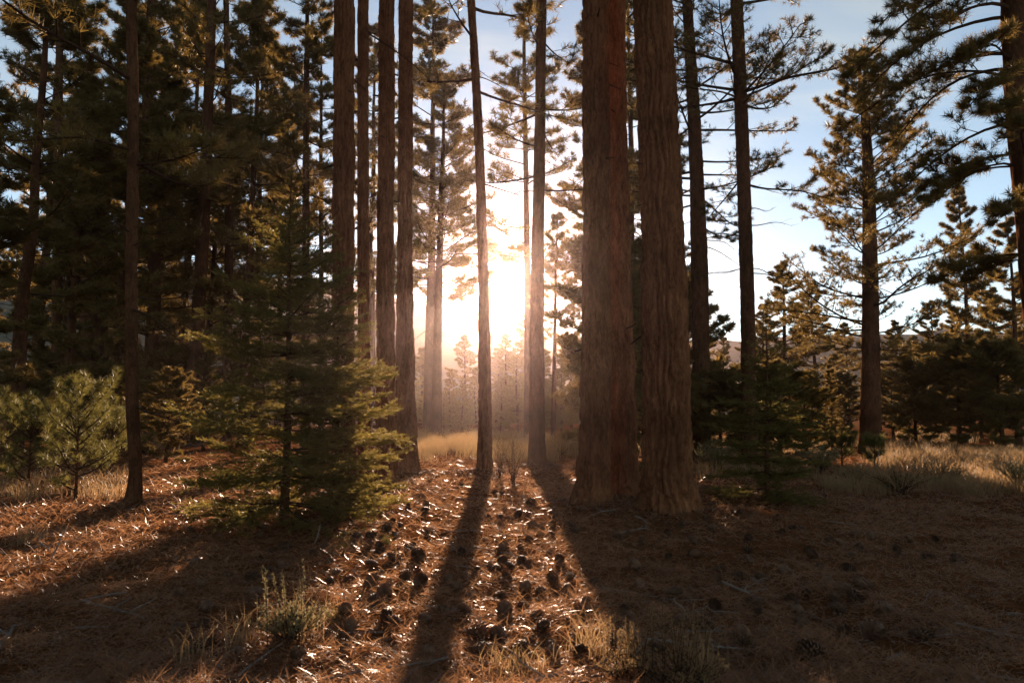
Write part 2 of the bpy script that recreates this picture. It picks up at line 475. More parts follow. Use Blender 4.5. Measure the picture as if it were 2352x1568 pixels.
def pine_parts(seed, Ht, r0, P=None, R=None, z0=3.0, spread=2.5, n=45, prof=0.8, droop=-0.1, rise=0.5, curve=0.15,
               twigs=8, tl=0.38, K=14, ln=0.16, w=0.006, dead=0, dead_z=(1.5, 4), S=20, dz=0.25, depth=0.085, flare=0.3, stubs=0,
               az_range=None, ramp_t=0.15, ramp_lo=0.55, per_limb=True, bark=None, tuft_s=(0.45, 0.75, 1.0), lim_r=0.011, mat=None, tw2=3, sub=1, gap=0.0):
    """meshes of one pine in local coordinates: trunk, list of limbs, crown."""
    rng = np.random.default_rng(seed)
    if P is None:
        m = max(5, int(Ht / 2))
        z = np.linspace(0, Ht, m)
        wob = np.cumsum(rng.normal(0, 0.012, (m, 2)), 0) * Ht / m * 2
        wob -= wob[0]
        P = np.column_stack([wob, z]); R = r0 * (1 - z / Ht * 0.94) ** 0.85
        q = spline(np.column_stack([P, R]), max(12, int(Ht / dz)))
        P, R = q[:, :3], np.maximum(q[:, 3], 0.008)
    P = P.copy(); P[0, 2] -= 0.14
    Ht = P[-1, 2]
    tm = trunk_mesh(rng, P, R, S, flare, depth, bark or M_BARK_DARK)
    def on_trunk(z):
        return np.column_stack([np.interp(z, P[:, 2], P[:, 0]), np.interp(z, P[:, 2], P[:, 1]), z]), np.interp(z, P[:, 2], R)
    limbs = []; crown = Geo(); rest = Geo()
    if n:
        t = np.sort(rng.uniform(0, 1, n) ** 0.9)
        if gap:
            t = t[(np.sin(t * 21 + seed) > -1 + gap * 2) | (t > 0.75)]
        nn = len(t)
        z = z0 + (Ht - z0) * t * 0.985
        if az_range is None:
            az = np.arange(nn) * 2.39996 + rng.normal(0, 0.5, nn)
        else:
            az = rng.uniform(*az_range, nn)
        Lb = spread * np.maximum((1 - t), 0.02) ** prof * (ramp_lo + (1 - ramp_lo) * np.clip(t / ramp_t, 0, 1)) * rng.uniform(0.6, 1.15, nn) + 0.12
        e0 = droop + (rise - droop) * t + rng.normal(0, 0.09, nn)
        cv = np.full(nn, curve) + rng.normal(0, 0.08, nn)
        b, br = on_trunk(z)
        LP = limb_paths(rng, b, az, Lb, e0, cv, 0.05)
        rad = np.minimum(lim_r * Lb + 0.006, br * 0.6 + 0.004)
        LR = rad[:, None] * np.linspace(1, 0.25, 9)[None, :]
        Tw, tlen = grow_twigs(rng, LP, Lb, twigs, 0.28, tl, 0.18)
        TR = np.clip(rad.repeat(twigs) * 0.38, 0.003, 0.02)[:, None] * np.linspace(1, 0.3, 5)[None, :]
        for i in range(nn):
            gg = Geo() if per_limb else rest
            tubes(gg, LP[i:i + 1], LR[i:i + 1], 6)
            tubes(gg, Tw[i * twigs:(i + 1) * twigs, ::2], TR[i * twigs:(i + 1) * twigs, ::2], 3)
            if per_limb:
                limbs.append(gg.mesh('limb', M_TWIG, True))
        pts, ax = tuft_points(rng, Tw, tuft_s)
        if tw2:
            T2, l2 = grow_twigs(rng, Tw, tlen, tw2, 0.25, 0.55, 0.15)
            p3, a3 = tuft_points(rng, T2, (0.55, 1.0))
            pts = np.concatenate([pts, p3]); ax = np.concatenate([ax, a3])
        p2, a2 = tuft_points(rng, LP, (0.7, 0.88, 1.0))
        pts = np.concatenate([pts, p2]); ax = np.concatenate([ax, a2])
        if sub > 1:
            e = np.repeat(pts, sub - 1, 0) + rng.normal(0, 0.55 * ln, (len(pts) * (sub - 1), 3))
            pts = np.concatenate([pts, e]); ax = np.concatenate([ax, np.repeat(ax, sub - 1, 0) + rng.normal(0, 0.5, e.shape)])
        needles(crown, rng, pts, ax, K, ln, w, 1.35)
        tp = P[-1:] + np.zeros((4, 3)); tp[:, 2] -= np.array([0, .1, .2, .3]) * ln * 4
        needles(crown, rng, tp, np.tile([[0, 0, 1.0]], (4, 1)), 14, ln, w, 1.0)
    if stubs:
        z = rng.uniform(1.0, min(8.0, Ht * 0.6), stubs)
        b, br = on_trunk(z)
        az = rng.uniform(0, 6.28, stubs)
        Lb = br + rng.uniform(0.03, 0.22, stubs)
        LP = limb_paths(rng, b, az, Lb, rng.uniform(-0.5, 0.3, stubs), rng.uniform(-0.3, 0.2, stubs), 0.05)
        for i in range(stubs):
            gg = Geo(); tubes(gg, LP[i:i + 1], (rng.uniform(0.010, 0.022) * np.linspace(1.3, 0.5, 9))[None], 6)
            limbs.append(gg.mesh('branch_stub', M_TWIG, True))
    if dead:
        z = rng.uniform(*dead_z, dead)
        b, br = on_trunk(z)
        Lb = rng.uniform(0.3, 1.5, dead)
        az = rng.uniform(0, 6.28, dead)
        az = np.where(rng.uniform(size=dead) < 0.65, np.where(rng.uniform(size=dead) < 0.5, 0, math.pi) + rng.normal(0, 0.5, dead), az)
        LP = limb_paths(rng, b, az, Lb, rng.uniform(-0.35, 0.2, dead), rng.uniform(-0.35, 0.2, dead), 0.12)
        LR = (0.008 + 0.009 * Lb)[:, None] * np.linspace(1, 0.15, 9)[None, :]
        Tw, _ = grow_twigs(rng, LP, Lb, 5, 0.3, 0.4, 0.0)
        TR = np.full(len(Tw), 0.0045)[:, None] * np.linspace(1, 0.3, 5)[None, :]
        for i in range(dead):
            gg = Geo() if per_limb else rest
            tubes(gg, LP[i:i + 1], LR[i:i + 1], 5)
            tubes(gg, Tw[i * 5:(i + 1) * 5], TR[i * 5:(i + 1) * 5], 3)
            if per_limb:
                limbs.append(gg.mesh('dead_limb', M_TWIG, True))
    if not rest.empty():
        limbs.append(rest.mesh('branchwork', M_TWIG, True))
    cm = crown.mesh('crown', mat or M_NEEDLE) if not crown.empty() else None
    return tm, limbs, cm

def place(parts, name, loc, label, cat='tree', group=None, rot=0.0, scale=1.0):
    tm, limbs, cm = parts
    e = bpy.data.objects.new(name, None)
    e.empty_display_size = 0.3
    C.objects.link(e)
    e.location = loc; e.rotation_euler = (0, 0, rot)
    e.scale = scale if hasattr(scale, '__len__') else (scale,) * 3
    tag(e, label, cat, group)
    if tm: link('trunk', tm, e)
    if cm: link('crown', cm, e)
    for m in limbs:
        o = link(m.name.split('.')[0], m, e)
        if o.name.startswith('branchwork'): o['kind'] = 'stuff'
    return e

def hero(seed, pts, Ht, label, yb=None, group=None, name='pine_tree', hide_y=None, S=36, dz=0.09, bury=0.0, **kw):
    """pts: (x, y, width) of the trunk up the photo, first one at the ground; grown on to full height above the frame."""
    base = gp(pts[0][0], pts[0][1])
    D = base[1] if yb is None else yb
    if yb is not None:
        base = at(pts[0][0], pts[0][1], D)
    gz = float(ground_h(base[0], D))
    rows = []
    for k, (px, py, wpx) in enumerate(pts):
        p = at(px, py, D)
        if k == 0:
            p = np.array((p[0], D, gz))
        dist = np.linalg.norm(p - np.array((0, 0, CAMZ)))
        rows.append((p[0] - base[0], 0.0, p[2] - gz, 0.5 * wpx * D / F * (dist / D) ** 0.5))
    rows = np.array(rows)
    zt = rows[-1, 2]
    if Ht > zt + 1:
        dx = (rows[-1, 0] - rows[-2, 0]) / (rows[-1, 2] - rows[-2, 2])
        ext = []
        m = max(2, int((Ht - zt) / 2.5))
        for i in range(1, m + 1):
            f = i / m
            ext.append((rows[-1, 0] + dx * (Ht - zt) * f * 0.7, 0, zt + (Ht - zt) * f, rows[-1, 3] * (1 - f) ** 0.8 + 0.012))
        low = spline(rows, max(10, int(zt / dz)))
        hi = spline(np.vstack([rows[-1], ext]), max(6, int((Ht - zt) / 0.4)))[1:]
        q = np.vstack([low, hi])
    else:
        q = spline(rows, max(10, int(zt / dz)))
    P, R = q[:, :3], np.maximum(q[:, 3], 0.01)
    parts = pine_parts(seed, Ht, R[0], P, R, S=S, **kw)
    return place(parts, name, (base[0], D, gz), label, 'tree', group)

# ------------------------------------------------------------------ the trunks round the sunlit aisle
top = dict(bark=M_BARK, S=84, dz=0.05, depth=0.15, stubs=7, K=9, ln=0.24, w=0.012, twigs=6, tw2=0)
# group left of the aisle
hero(11, [(790, 1150, 60), (788, 1000, 57), (788, 700, 55), (790, 300, 53), (791, 0, 50)], 24, 'thick pine trunk rising behind the small firs, leftmost of the dark foreground row',
     z0=11, spread=3.2, n=26, prof=0.5, dead=3, dead_z=(7, 10), **top)
hero(12, [(838, 1132, 34), (836, 900, 31), (834, 500, 29), (834, 0, 27)], 21, 'slender pine trunk almost touching the thick trunk behind the small firs',
     z0=10, spread=2.4, n=22, prof=0.6, dead=2, dead_z=(7, 9), **top)
hero(13, [(888, 1118, 58), (886, 950, 52), (886, 600, 45), (888, 300, 42), (888, 0, 40)], 24, 'straight pine trunk, left one of the close pair bordering the sunlit aisle',
     z0=12, spread=2.8, n=24, prof=0.5, dead=2, dead_z=(8, 11), **top)
hero(14, [(934, 1092, 62), (931, 950, 54), (930, 600, 40), (931, 300, 37), (932, 0, 36)], 26, 'straight pine trunk, right one of the close pair bordering the sunlit aisle',
     z0=13, spread=3.0, n=24, prof=0.5, dead=3, dead_z=(8, 12), **top)
# in the aisle
hero(15, [(1112, 1088, 40), (1114, 1000, 37), (1113, 800, 32), (1109, 600, 28), (1103, 400, 25), (1094, 200, 22), (1082, 0, 19)], 16.5,
     'slender leaning pine in the middle of the sunlit aisle, casting the central shadow', z0=8.2, spread=3.2, n=24, prof=0.6, dead=5, dead_z=(6.0, 9.0), **top)
hero(16, [(1234, 1075, 42), (1233, 900, 38), (1235, 600, 33), (1240, 300, 27), (1244, 0, 24)], 19, 'pine trunk right of the glare, just right of the leaning centre pine',
     z0=6.2, spread=2.6, n=26, prof=0.6, droop=-0.25, dead=3, dead_z=(4, 7), twigs=7, K=12, ln=0.2, w=0.008)
# right group
hero(17, [(1424, 1152, 98), (1425, 1000, 84), (1422, 600, 60), (1418, 300, 50), (1415, 0, 46)], 24, 'pine trunk half hidden behind its thicker neighbour right of the aisle',
     z0=12, spread=2.8, n=24, prof=0.5, dead=3, dead_z=(8, 11), **top)
hero(18, [(1361, 1166, 92), (1364, 1080, 84), (1368, 900, 78), (1370, 600, 72), (1369, 300, 68), (1368, 0, 66)], 26, 'thick straight pine trunk with flared roots at the right edge of the sunlit aisle',
     z0=12, spread=3.2, n=26, prof=0.5, dead=2, dead_z=(9, 11), flare=0.45, **top)
hero(19, [(1538, 1180, 134), (1533, 1080, 124), (1531, 900, 119), (1525, 600, 112), (1511, 300, 102), (1497, 0, 95)], 27, 'thickest pine trunk of all, with furrowed bark, nearest on the right of the aisle',
     z0=11, spread=3.6, n=26, prof=0.5, dead=3, dead_z=(8, 11), flare=0.3, **dict(top, S=104))
hero(20, [(1610, 1058, 48), (1611, 900, 43), (1606, 600, 40), (1600, 400, 34), (1590, 200, 29), (1578, 0, 23)], 15.5, 'leaning pine with bare dead branches just right of the thickest trunk',
     z0=6.5, spread=3.0, n=40, prof=0.4, dead=14, dead_z=(3.5, 7.5), twigs=9, K=16, ln=0.14, w=0.0065, droop=-0.2)
hero(21, [(1722, 1072, 40), (1720, 850, 36), (1714, 600, 33), (1704, 300, 31), (1692, 0, 28)], 17, 'tall pine with clear bare trunk and dead twigs standing against the open sky',
     z0=7.0, spread=3.3, n=44, prof=0.3, dead=12, dead_z=(4.0, 7.5), twigs=10, tw2=5, K=16, ln=0.14, w=0.006, droop=-0.1, gap=0.3)
# far right
hero(22, [(1998, 1042, 48), (2000, 850, 40), (1998, 600, 33), (1994, 400, 25), (1985, 250, 16), (1968, 122, 4)], 0, 'single tall pine with a pointed open crown standing in the right meadow',
     z0=2.6, spread=3.5, n=90, prof=0.72, droop=-0.12, rise=0.75, curve=0.22, twigs=11, tl=0.42, K=16, ln=0.145, w=0.0085, dead=6, dead_z=(1.8, 4), depth=0.05)
hero(23, [(2420, 1150, 70), (2385, 700, 62), (2355, 400, 54), (2335, 200, 50), (2325, 0, 46)], 16, 'dark pine at the right edge with long limbs arching down over the meadow',
     z0=3.4, spread=2.3, n=64, prof=0.12, ramp_t=0.28, ramp_lo=0.5, droop=0.28, rise=0.30, curve=-0.6, twigs=12, tl=0.34, K=22, ln=0.14, w=0.0055, tw2=4, tuft_s=(0.4, 0.7, 1.0),
     az_range=(math.pi - 1.2, math.pi + 1.2))
# left
hero(24, [(304, 1172, 36), (311, 1080, 28), (303, 900, 27), (302, 600, 26), (306, 300, 24), (301, 0, 22)], 12, 'thin crooked pine standing alone at the left, in front of the dark wood',
     z0=4.4, spread=2.6, n=26, prof=0.5, droop=-0.1, dead=8, dead_z=(1.2, 4.5), twigs=8, K=12, ln=0.19, w=0.006, bark=M_BARK_THIN)
hero(25, [(350, 1000, 32), (356, 800, 29), (352, 500, 26), (338, 250, 22), (350, 0, 20)], 22, 'leaning dark pine just right of the thin crooked pine at the left',
     yb=30, z0=9.0, spread=3.6, n=44, prof=0.6, twigs=8, K=12, ln=0.24, w=0.012, dead=5, dead_z=(4, 9))
hero(26, [(212, 1015, 70), (215, 800, 60), (222, 500, 54), (232, 330, 42), (240, 235, 18)], 0, 'thick dead snag with broken top and stubby arms among the dark left wood',
     yb=27, n=0, dead=9, dead_z=(4, 11.5), depth=0.12, name='dead_pine')
hero(27, [(432, 990, 36), (450, 800, 32), (468, 500, 28), (482, 150, 22), (487, 0, 19)], 24, 'pine trunk leaning right behind the left fir, left of its thinner neighbour',
     yb=27, z0=9.0, spread=3.0, n=40, prof=0.6, twigs=7, K=12, ln=0.23, w=0.012)
hero(28, [(520, 995, 24), (524, 700, 21), (527, 400, 17), (519, 0, 13)], 24, 'thin straight pine trunk against bright sky gaps left of the small firs',
     yb=31, z0=11.0, spread=2.6, n=44, prof=0.6, twigs=7, K=12, ln=0.24, w=0.013)
hero(29, [(130, 1005, 26), (132, 600, 21), (136, 200, 16), (138, 0, 14)], 24, 'slim dark pine near the left edge with sky behind its top',
     yb=28, z0=7.0, spread=3.2, n=56, prof=0.6, twigs=8, K=12, ln=0.23, w=0.012, droop=-0.3)
hero(30, [(1003, 1006, 26), (1005, 800, 22), (1012, 500, 15), (1018, 330, 9), (1020, 190, 3)], 0, 'slim pine with feathery crown in the gap left of the leaning centre pine',
     z0=7.2, spread=3.1, n=60, prof=0.7, twigs=9, K=11, ln=0.24, w=0.011, dead=6, dead_z=(4.0, 7.5), droop=0.1, rise=0.5, S=24, dz=0.15)
hero(31, [(1214, 1012, 24), (1212, 700, 18), (1208, 400, 13), (1204, 150, 9), (1204, 10, 4)], 0, 'slim open-crowned pine against bright sky directly right of the glare',
     yb=33, z0=7.5, spread=2.9, n=56, prof=0.55, twigs=8, K=10, ln=0.24, w=0.011, droop=-0.05, rise=0.4, S=24, dz=0.15, gap=0.2)
hero(32, [(1270, 1006, 13), (1274, 800, 9), (1277, 620, 6), (1281, 490, 2)], 0, 'small wispy young pine beside the right edge of the glare',
     yb=32, z0=3.2, spread=1.15, n=40, prof=0.7, twigs=6, K=9, ln=0.2, w=0.010, S=12, dz=0.2, bark=M_BARK_THIN)
hero(33, [(702, 1010, 24), (702, 700, 20), (703, 300, 15)], 19, 'pine stem seen through the top of the left small fir',
     yb=26, z0=6.0, spread=2.6, n=50, prof=0.6, twigs=8, K=12, ln=0.22, w=0.012, S=20, dz=0.2)
hero(34, [(738, 1010, 14), (738, 700, 12), (737, 400, 9)], 17, 'thin pole-like pine stem beside the thick leftmost foreground trunk',
     yb=29, z0=7.0, spread=1.9, n=40, prof=0.6, twigs=7, K=12, ln=0.22, w=0.012, S=16, dz=0.2)

# ------------------------------------------------------------------ wood behind: four shared kinds
KIND = {
    'full': pine_parts(101, 14, 0.20, z0=1.2, spread=2.9, n=80, prof=0.75, droop=-0.15, rise=0.6, curve=0.2, twigs=9, tl=0.40, K=11, ln=0.22, w=0.016, S=14, dz=0.4, per_limb=False, dead=4, dead_z=(0.8, 2)),
    'tall': pine_parts(102, 20, 0.26, z0=5.0, spread=3.1, n=80, prof=0.6, droop=-0.25, rise=0.5, curve=0.2, twigs=9, tl=0.40, K=11, ln=0.24, w=0.018, S=14, dz=0.4, per_limb=False, dead=8, dead_z=(2, 6)),
    'cone': pine_parts(103, 9, 0.13, z0=0.4, spread=1.75, n=80, prof=0.85, droop=-0.15, rise=0.7, curve=0.2, twigs=8, tl=0.42, K=11, ln=0.18, w=0.014, S=10, dz=0.4, per_limb=False),
    'loose': pine_parts(104, 16, 0.2, z0=3.0, spread=2.7, n=60, prof=0.65, droop=-0.2, rise=0.5, curve=0.25, twigs=8, tl=0.42, K=11, ln=0.23, w=0.017, S=12, dz=0.4, per_limb=False, dead=6, dead_z=(1, 4), gap=0.2),
    'bush': pine_parts(105, 5, 0.10, z0=0.15, spread=1.7, n=64, prof=0.38, droop=-0.05, rise=0.5, curve=0.2, twigs=9, tl=0.42, K=12, ln=0.17, w=0.014, S=10, dz=0.3, per_limb=False),
}
KH = {'full': 14.0, 'tall': 20.0, 'cone': 9.0, 'loose': 16.0, 'bush': 5.0}
rng = np.random.default_rng(5)
def wood(kind, px, top_y, D, label, group, name='pine_tree', s_min=0.2, wide=1.0):
    p = at(px, 943, D)
    z = float(ground_h(p[0], D))
    topz = at(px, top_y, D)[2] - z
    s = max(topz / KH[kind], s_min)
    wv = rng.uniform(0.88, 1.1) * wide
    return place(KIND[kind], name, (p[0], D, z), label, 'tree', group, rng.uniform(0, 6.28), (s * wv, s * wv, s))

# right meadow edge
G = 'pines along the right edge of the meadow'
wood('full', 1800, 600, 34, 'rounded golden-rimmed pine left of the single meadow pine', G, wide=1.35)
wood('full', 1880, 650, 40, 'pine tucked behind the left side of the single meadow pine', G, wide=1.3)
wood('cone', 1664, 762, 48, 'small pointed pine seen between the two bare right-hand trunks', G)
wood('cone', 1908, 838, 24, 'little sunlit Christmas-tree-shaped young pine left of the single meadow pine', G)
wood('full', 2232, 424, 33, 'pointed pine behind the arching limbs at the right', G)
wood('full', 2070, 735, 40, 'low pine filling the gap right of the single meadow pine', G, wide=1.3)
wood('full', 2150, 690, 44, 'bushy pine left of the pointed pine at the right', G, wide=1.3)
wood('full', 2335, 500, 27, 'dark bushy pine cut by the right edge of the picture', G, wide=1.1)
for (k, px, ty, D, lab) in (('full', 1760, 700, 44, 'dark pine behind the tall clear-trunked pine'), ('full', 1950, 740, 50, 'dark pine low behind the trunk of the single meadow pine'),
                         ('full', 2020, 790, 52, 'low dark pine right behind the single meadow pine'), ('full', 2110, 770, 50, 'dark pine filling the gap under the arching limbs'),
                         ('full', 2200, 720, 48, 'dark pine at the foot of the pointed pine'), ('full', 2290, 660, 42, 'dark pine between the pointed pine and the right edge'),
                         ('full', 2390, 600, 38, 'dark pine cut off by the right edge, behind its bushy neighbour'),
                         ('bush', 1730, 850, 20, 'low dark pine behind the foot of the tall clear-trunked pine'), ('bush', 1790, 830, 19, 'dense low pine behind the dark shaded fir'),
                         ('bush', 1850, 860, 20, 'dense low pine between the shaded fir and the little young pine'), ('bush', 1655, 850, 19, 'dense low pine between the two bare right-hand trunks'),
                         ('bush', 2100, 820, 29, 'low bushy pine behind the lit crest of the meadow'), ('bush', 2200, 780, 27, 'low bushy pine left of centre behind the lit meadow crest'),
                         ('bush', 2300, 780, 25, 'low bushy pine right of centre behind the lit meadow crest'), ('bush', 2050, 850, 34, 'squat dark pine just right of the foot of the single meadow pine'),
                         ('bush', 2150, 810, 36, 'squat dark pine behind the pale stakes'), ('bush', 2250, 800, 34, 'squat dark pine under the pointed pine'), ('bush', 2370, 780, 30, 'squat dark pine at the right edge'), ('bush', 1930, 860, 36, 'squat dark pine just left of the foot of the single meadow pine')):
    wood(k, px, ty, D, lab, 'shady pines behind the right meadow', wide=1.45 if k != 'bush' else 1.2)
# behind the right trunks
G = 'pines standing behind the right-hand trunks'
wood('tall', 1458, -60, 26, 'tall golden pine glimpsed in the slit between the two thick right-hand trunks', G)
wood('tall', 1395, -10, 36, 'tall pine almost wholly hidden behind the thick right-hand trunks', G)
wood('full', 1520, 420, 31, 'bushy pine hidden behind the thickest trunk', G)
wood('full', 1555, 770, 20, 'low bushy pine in shade behind the thickest trunk', G, wide=1.5)
wood('bush', 1405, 560, 21, 'low dense pine hidden behind the thick trunk with flared roots', G, wide=1.1)  # this hidden pine and the next two are added to shade the right foreground
wood('bush', 1480, 660, 17, 'low dense pine hidden behind the left side of the thickest trunk', G, wide=1.1)
wood('bush', 1560, 640, 23, 'low dense pine hidden behind the right side of the thickest trunk', G, wide=1.0)
# meadow end in the aisle
for (px, ty, D) in ((965, 800, 62), (985, 868, 55), (1035, 850, 60), (1068, 772, 66), (1095, 845, 58), (1140, 800, 64), (1165, 770, 60), (1190, 790, 52), (1215, 720, 70), (1245, 800, 56), (1290, 815, 50), (1312, 812, 60), (1335, 800, 66), (1265, 860, 48), (1060, 880, 46), (1150, 870, 50), (940, 850, 66), (905, 840, 70), (1020, 900, 44)):
    wood('cone', px, ty, D, 'small hazy golden pine at the far end of the sunlit aisle', 'hazy pines across the far end of the aisle', wide=1.55)
# left wood
G = 'pines of the dense left wood'
for (k, px, ty, D, wd_, lab) in (
        ('loose', 40, -160, 20, 1.2, 'dark pine in the top left corner of the picture'), ('full', -90, 160, 17, 1.1, 'dark pine cut off by the left edge'),
        ('full', 262, 30, 25, 1.0, 'dark pine crown between the snag and the thin crooked pine'), ('loose', 415, -60, 36, 1.0, 'pine behind the leaning dark pine, right of the thin crooked one'),
        ('full', 130, 400, 30, 1.2, 'broad dark pine left of the snag'), ('full', 590, 60, 40, 0.9, 'pine crown against the sky above the left small fir'),
        ('full', 345, 500, 40, 1.2, 'broad dark pine low behind the thin crooked pine'), ('full', 480, 600, 46, 1.1, 'low pine in the bright gap left of the small firs'),
        ('full', 30, 470, 46, 1.2, 'far dark pine at the left edge above the saplings'), ('loose', 660, 150, 48, 1.0, 'far pine whose crown shows above the small firs'),
        ('full', 210, 540, 50, 1.3, 'far broad pine directly behind the snag'), ('full', 600, 640, 52, 1.1, 'far low pine behind the left small fir'),
        ('full', 700, 620, 56, 1.1, 'far low pine behind both small firs'), ('tall', 850, 60, 54, 1.0, 'far pine in the slit between the dark foreground trunks'),
        ('loose', 560, -60, 28, 1.0, 'tall loose-crowned pine right of the thin straight one'), ('tall', 985, -40, 50, 1.0, 'tall far pine just right of the close pair of trunks'),
        ('full', 790, 660, 60, 1.1, 'far low pine behind the thick leftmost foreground trunk'), ('cone', 380, 760, 28, 1.3, 'small dense pine in the clearing behind the thin crooked pine'),
        ('cone', 90, 780, 24, 1.4, 'small dense pine in the shade behind the left saplings'), ('cone', 200, 740, 27, 1.4, 'small dense pine at the foot of the snag'),
        ('full', 150, 180, 23, 1.1, 'dark full-crowned pine left of the snag, in front of the broad one'), ('full', 470, 260, 33, 1.1, 'full-crowned pine behind the trunk that leans right'),
        ('full', 335, 120, 32, 1.1, 'full-crowned pine right behind the thin crooked pine'), ('full', 640, 330, 36, 1.0, 'full-crowned pine rising above the layered young fir'),
        ('bush', 385, 850, 19, 1.1, 'low rounded pine right of the thin crooked pine'),
        ('cone', 470, 780, 24, 1.2, 'small pine left of the layered young fir')):
    wood(k, px, ty, D, lab, G, wide=wd_)
for px, D, lab in ((78, 34, 'thin dark pine pole behind the slim pine near the left edge'), (268, 38, 'thin dark pine pole between the snag and the thin crooked pine'), (388, 42, 'thin dark pine pole right of the leaning dark pine')):
    wood('tall', px, -60, D, lab, G)

# ------------------------------------------------------------------ small firs
def fir_parts(seed, Ht, Lmax, whorls, per, r0, spacing=0.015, nl=0.038, nw=0.0054, z0=0.25):
    rng = np.random.default_rng(seed)
    z = np.linspace(0, Ht, 40)
    P = np.column_stack([0.02 * np.sin(z * 1.3 + seed), 0.02 * np.cos(z * 1.1), z]); R = r0 * (1 - z / Ht * 0.93)
    P[0, 2] -= 0.05
    tm = trunk_mesh(rng, P, R, 16, 0.25, 0.03, M_BARK_THIN)
    limbs = []; cr = Geo()
    for wi in range(whorls):
        t = wi / (whorls - 1)
        zz = z0 + (Ht - z0) * t ** 0.92 * 0.97
        nb = per if t < 0.8 else max(3, per - 2)
        for b in range(nb):
            az = 6.283 * (b + rng.uniform(-0.3, 0.3)) / nb + wi * 1.1
            Lb = (Lmax * (1 - t) ** 0.85 + 0.07) * rng.uniform(0.65, 1.12)
            zb = zz + rng.normal(0, 0.03)
            base = np.array([[np.interp(zb, z, P[:, 0]), np.interp(zb, z, P[:, 1]), zb]])
            LP = limb_paths(rng, base, np.array([az]), np.array([Lb]), np.array([-0.22 + 0.75 * t + rng.normal(0, 0.07)]), np.array([0.10 + rng.normal(0, 0.05)]), 0.04)
            gg = Geo()
            tubes(gg, LP, (0.0045 + 0.006 * Lb) * np.linspace(1, 0.3, 9)[None, :], 5)
            nt_ = max(5, int(Lb / 0.036))
            Tw, tl_ = grow_twigs(rng, LP, np.array([Lb]), nt_, 0.15, 0.42, 0.03)
            tubes(gg, Tw[:, ::2], np.full((len(Tw), 1), 0.0022) * np.linspace(1, 0.5, 3)[None, :], 3)
            limbs.append(gg.mesh('limb', M_TWIG, True))
            # short side shoots on the longer twigs
            big = tl_ > 0.13
            paths = [Tw]
            lens = [tl_]
            if big.any():
                T2, l2 = grow_twigs(rng, Tw[big], tl_[big], 5, 0.2, 0.42, 0.03)
                paths.append(T2); lens.append(l2)
            paths.append(LP[:, 4:9]); lens.append(np.array([Lb * 0.5]))
            TT = np.concatenate(paths); LL = np.concatenate(lens)
            cnt = np.maximum(3, (LL / spacing).astype(int))
            idx = np.repeat(np.arange(len(TT)), cnt * 3)
            s = rng.uniform(0.03, 1, len(idx)) * 4
            i = np.clip(s.astype(int), 0, 3); f = (s - i)[:, None]
            p = TT[idx, i] * (1 - f) + TT[idx, i + 1] * f
            d = nrm(TT[idx, i + 1] - TT[idx, i])
            side = nrm(np.cross(d, np.array([0, 0, 1.0]))) * np.where(rng.uniform(size=len(idx)) < 0.5, 1, -1)[:, None]
            nd = nrm(d * rng.uniform(0.3, 0.8, (len(idx), 1)) + side * rng.uniform(0.3, 1, (len(idx), 1)) + np.array([0, 0, 1.0]) * rng.uniform(-0.1, 0.6, (len(idx), 1)))
            ws = nrm(np.cross(nd, rng.normal(size=nd.shape))) * nw
            l_ = nl * rng.uniform(0.7, 1.2, (len(idx), 1))
            v = np.stack([p + ws, p - ws, p + nd * l_], 1).reshape(-1, 3)
            cr.add(v, np.arange(len(idx) * 3).reshape(-1, 3))
    return tm, limbs, cr.mesh('crown', M_FIR)
def put_fir(parts, px, py, label, rot=0, scale=1.0):
    p = gp(px, py)
    place(parts, 'fir_tree', (p[0], p[1], float(ground_h(p[0], p[1]))), label, 'tree', 'young firs under the pines', rot, scale)
FIR_A = fir_parts(201, 4.3, 1.45, 18, 7, 0.055, spacing=0.026)
FIR_B = fir_parts(202, 3.3, 1.0, 15, 6, 0.045, spacing=0.026)
put_fir(FIR_A, 650, 1208, 'young fir with wide layered boughs in front of the dark left trunks')
put_fir(FIR_B, 768, 1186, 'narrower young fir whose bough tips reach out over the close pair of trunks', 1.0, (0.95, 0.95, 1.05))
put_fir(FIR_B, 1768, 1150, 'dark shaded young fir in front of the tall clear-trunked pine at the right', 2.2, (1.0, 1.0, 0.86))
print('trees', round(time.time() - T0, 1))

# ------------------------------------------------------------------ saplings, shrubs
def sapling(seed, px, py, Ht, spread, label, n=22, z0=0.15, mat=M_SAPNEEDLE, ln=0.13, w=0.0028, K=22):
    p = gp(px, py)
    parts = pine_parts(seed, Ht, 0.025, z0=z0, spread=spread, n=n, prof=0.5, droop=0.2, rise=0.9, curve=0.35, twigs=4, tl=0.4, K=K, ln=ln, w=w,
                       S=8, dz=0.1, depth=0.02, bark=M_BARK_THIN, tuft_s=(0.5, 0.8, 1.0), mat=mat, tw2=0, flare=0.1, lim_r=0.012)
    return place(parts, 'pine_sapling', (p[0], p[1], float(ground_h(p[0], p[1]))), label, 'sapling', 'pine saplings among the litter', rng.uniform(0, 6))
sapling(301, 172, 1152, 1.65, 0.75, 'long-needled pine sapling left of the thin crooked pine', n=30)
sapling(302, 62, 1135, 1.25, 0.8, 'bushy pine sapling at the left edge of the picture', n=26)
sapling(303, 250, 1105, 1.2, 0.7, 'pine sapling crowding behind the thin crooked pine', n=22)
sapling(304, -30, 1120, 1.5, 0.8, 'pine sapling half cut off by the left edge', n=24)
sapling(310, 1935, 1075, 0.8, 0.35, 'green seedling pine at the near edge of the right meadow', n=16)
sapling(311, 2010, 1082, 0.6, 0.28, 'small green seedling pine at the foot of the single meadow pine', n=14)

